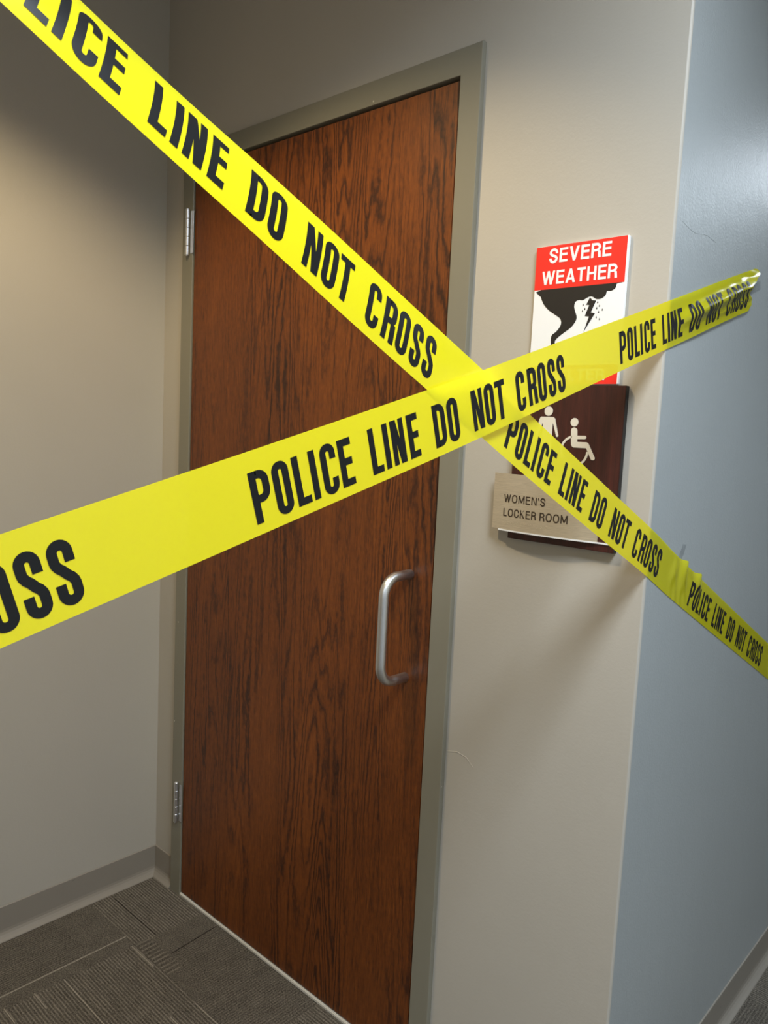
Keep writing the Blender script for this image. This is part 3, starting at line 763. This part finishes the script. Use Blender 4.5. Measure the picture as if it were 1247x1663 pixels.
wc, wz, wr_ = 1.2215, 1.4150, 0.0262
extrude_poly(bm, solid_tube_poly([(wc+wr_*math.cos(math.radians(a)), wz+wr_*math.sin(math.radians(a))) for a in range(108, 362, 8)], 0.0021), y0, y1)
o = child('wheelchair_symbol', bm, M_CREAM, lr); o['label'] = 'cream raised wheelchair user figure'

# bowed brushed plate with raised lettering and braille
PX0, PX1, PZ0, PZ1 = 1.0560, 1.2795, 1.2580, 1.3650
def py(x):
    u = (x-PX0)/(PX1-PX0)*2-1
    return -0.0135-0.0110*(1-u*u)
bm = bmesh.new(); n = 30; F, Bk = [], []
for i in range(n+1):
    x = PX0+(PX1-PX0)*i/n; F.append((x, py(x))); Bk.append((x, py(x)+0.0012))
ring = F + Bk[::-1]
a = [bm.verts.new((x, y, PZ0)) for x, y in ring]; b = [bm.verts.new((x, y, PZ1)) for x, y in ring]
m_ = len(ring)
for i in range(m_): bm.faces.new((a[i], a[(i+1) % m_], b[(i+1) % m_], b[i]))
for i in range(n): bm.faces.new((a[i], a[i+1], a[m_-2-i], a[m_-1-i])); bm.faces.new((b[m_-1-i], b[m_-2-i], b[i+1], b[i]))
bmesh.ops.recalc_face_normals(bm, faces=bm.faces)
o = child('name_plate', bm, M_PLATE, lr); o['label'] = 'bowed brushed metal name plate'
plate = o
bm = bmesh.new()      # pale retaining lip under the plate
ring = [(PX0+0.017+(PX1+0.022-PX0-0.017)*i/n) for i in range(n+1)]
A = [(x, py(min(x, PX1))-0.0008) for x in ring]; Bq = [(x, -0.0125) for x in ring]; rg = A+Bq[::-1]
a = [bm.verts.new((x, y, PZ0-0.0028)) for x, y in rg]; b = [bm.verts.new((x, y, PZ0-0.0002)) for x, y in rg]; m_ = len(rg)
for i in range(m_): bm.faces.new((a[i], a[(i+1) % m_], b[(i+1) % m_], b[i]))
for i in range(n): bm.faces.new((a[i], a[i+1], a[m_-2-i], a[m_-1-i])); bm.faces.new((b[m_-1-i], b[m_-2-i], b[i+1], b[i]))
bmesh.ops.recalc_face_normals(bm, faces=bm.faces)
o = child('retaining_lip', bm, M_WHITE, lr); o['label'] = 'thin white lip'
def gchild(name, bm, m, par, root):
    bmesh.ops.transform(bm, matrix=Matrix.Translation(-root.location), verts=bm.verts); return obj(name, bm, m, par)
bm = bmesh.new(); place_text(bm, "WOMEN'S", 1.0835, 1.1772, 1.3105, 1.3257, py, stroke=0.165, gap=0.19, ext=0.0004)
place_text(bm, 'LOCKER ROOM', 1.0838, 1.2238, 1.2834, 1.2988, py, stroke=0.165, gap=0.19, ext=0.0004); gchild('raised_lettering', bm, M_INKB, plate, lr)
BR = {'w': '2456', 'o': '135', 'm': '134', 'e': '15', 'n': '1345', "'": '3', 's': '234', 'l': '123', 'c': '14', 'k': '13', 'r': '1235', ' ': ''}
bm = bmesh.new(); bx = 1.0845
for ch in "women's locker room":
    for d in BR[ch]:
        k = int(d)-1; x = bx+(k//3)*0.0021; z = 1.2735-(k % 3)*0.0021
        bmesh.ops.create_icosphere(bm, subdivisions=1, radius=0.0007, matrix=Matrix.Translation((x, py(x), z)))
    bx += 0.0054
gchild('braille_dots', bm, M_PLATE, plate, lr)
tag(lr, "dark wood restroom sign with cream figures and a brushed WOMEN'S LOCKER ROOM plate", 'sign')

# ---------------------------------------------------------------- light fittings (outside the picture), one of them an added fill
def downlight(loc, power, color, label):
    r = empty('recessed_downlight', loc)
    bm = bmesh.new(); n = 40
    pr = [(0.092, -0.0005), (0.092, -0.006), (0.086, -0.008), (0.075, -0.006), (0.070, -0.0005)]
    rows = [[bm.verts.new((ra*math.cos(2*PI*k/n), ra*math.sin(2*PI*k/n), z)) for ra, z in pr] for k in range(n)]
    for k in range(n):
        for i in range(len(pr)-1): bm.faces.new((rows[k][i], rows[(k+1) % n][i], rows[(k+1) % n][i+1], rows[k][i+1]))
    bmesh.ops.recalc_face_normals(bm, faces=bm.faces)
    obj('trim_ring', bm, M_WHITE, r, smooth=True)
    bm = bmesh.new(); bmesh.ops.create_circle(bm, cap_ends=True, radius=0.071, segments=40, matrix=Matrix.Translation((0, 0, -0.0015)))
    bmesh.ops.reverse_faces(bm, faces=bm.faces)
    obj('lens', bm, emit('warm_lens', color, 6.0), r)
    L = bpy.data.lights.new('downlight_beam', 'SPOT'); L.energy = power; L.color = color; L.spot_size = math.radians(120); L.spot_blend = 0.45; L.shadow_soft_size = 0.028
    lo = bpy.data.objects.new('downlight_beam', L); COL.objects.link(lo); lo.parent = r; lo.location = (0, 0, -0.052)
    tag(r, label, 'ceiling light')
def troffer(loc, power, label, spread=151):
    r = empty('ceiling_troffer', loc)
    bm = bmesh.new(); a, b_ = 0.30, 0.30
    for x0, x1, y0_, y1_ in ((-a, -a+.02, -b_, b_), (a-.02, a, -b_, b_), (-a+.02, a-.02, -b_, -b_+.02), (-a+.02, a-.02, b_-.02, b_)): box(bm, x0, x1, y0_, y1_, -0.012, -0.0005)
    obj('frame', bm, M_WHITE, r)
    bm = bmesh.new(); box(bm, -a+.0205, a-.0205, -b_+.0205, b_-.0205, -0.006, -0.001); obj('diffuser', bm, emit('cool_diffuser', COOL, 4.0), r)
    L = bpy.data.lights.new('troffer_glow', 'AREA'); L.shape = 'SQUARE'; L.size = 0.54; L.energy = power; L.color = COOL; L.spread = math.radians(spread)
    lo = bpy.data.objects.new('troffer_glow', L); COL.objects.link(lo); lo.parent = r; lo.location = (0, 0, -0.014)
    tag(r, label, 'ceiling light')
downlight(SPOT_POS, SPOT_W, WARM, 'round warm recessed downlight in the alcove ceiling in front of the door')
troffer(TROFFERS[0][0], TROFFERS[0][1], 'square cool white ceiling light in the hall outside the alcove')
troffer(TROFFERS[2][0], TROFFERS[2][1], 'added square cool white fill light in the hall behind the viewer')  # unseen lamp added to lift the lower walls with cool fill
troffer(TROFFERS[1][0], TROFFERS[1][1], 'square cool white ceiling light further along the hall beside the blue-grey wall', 165)
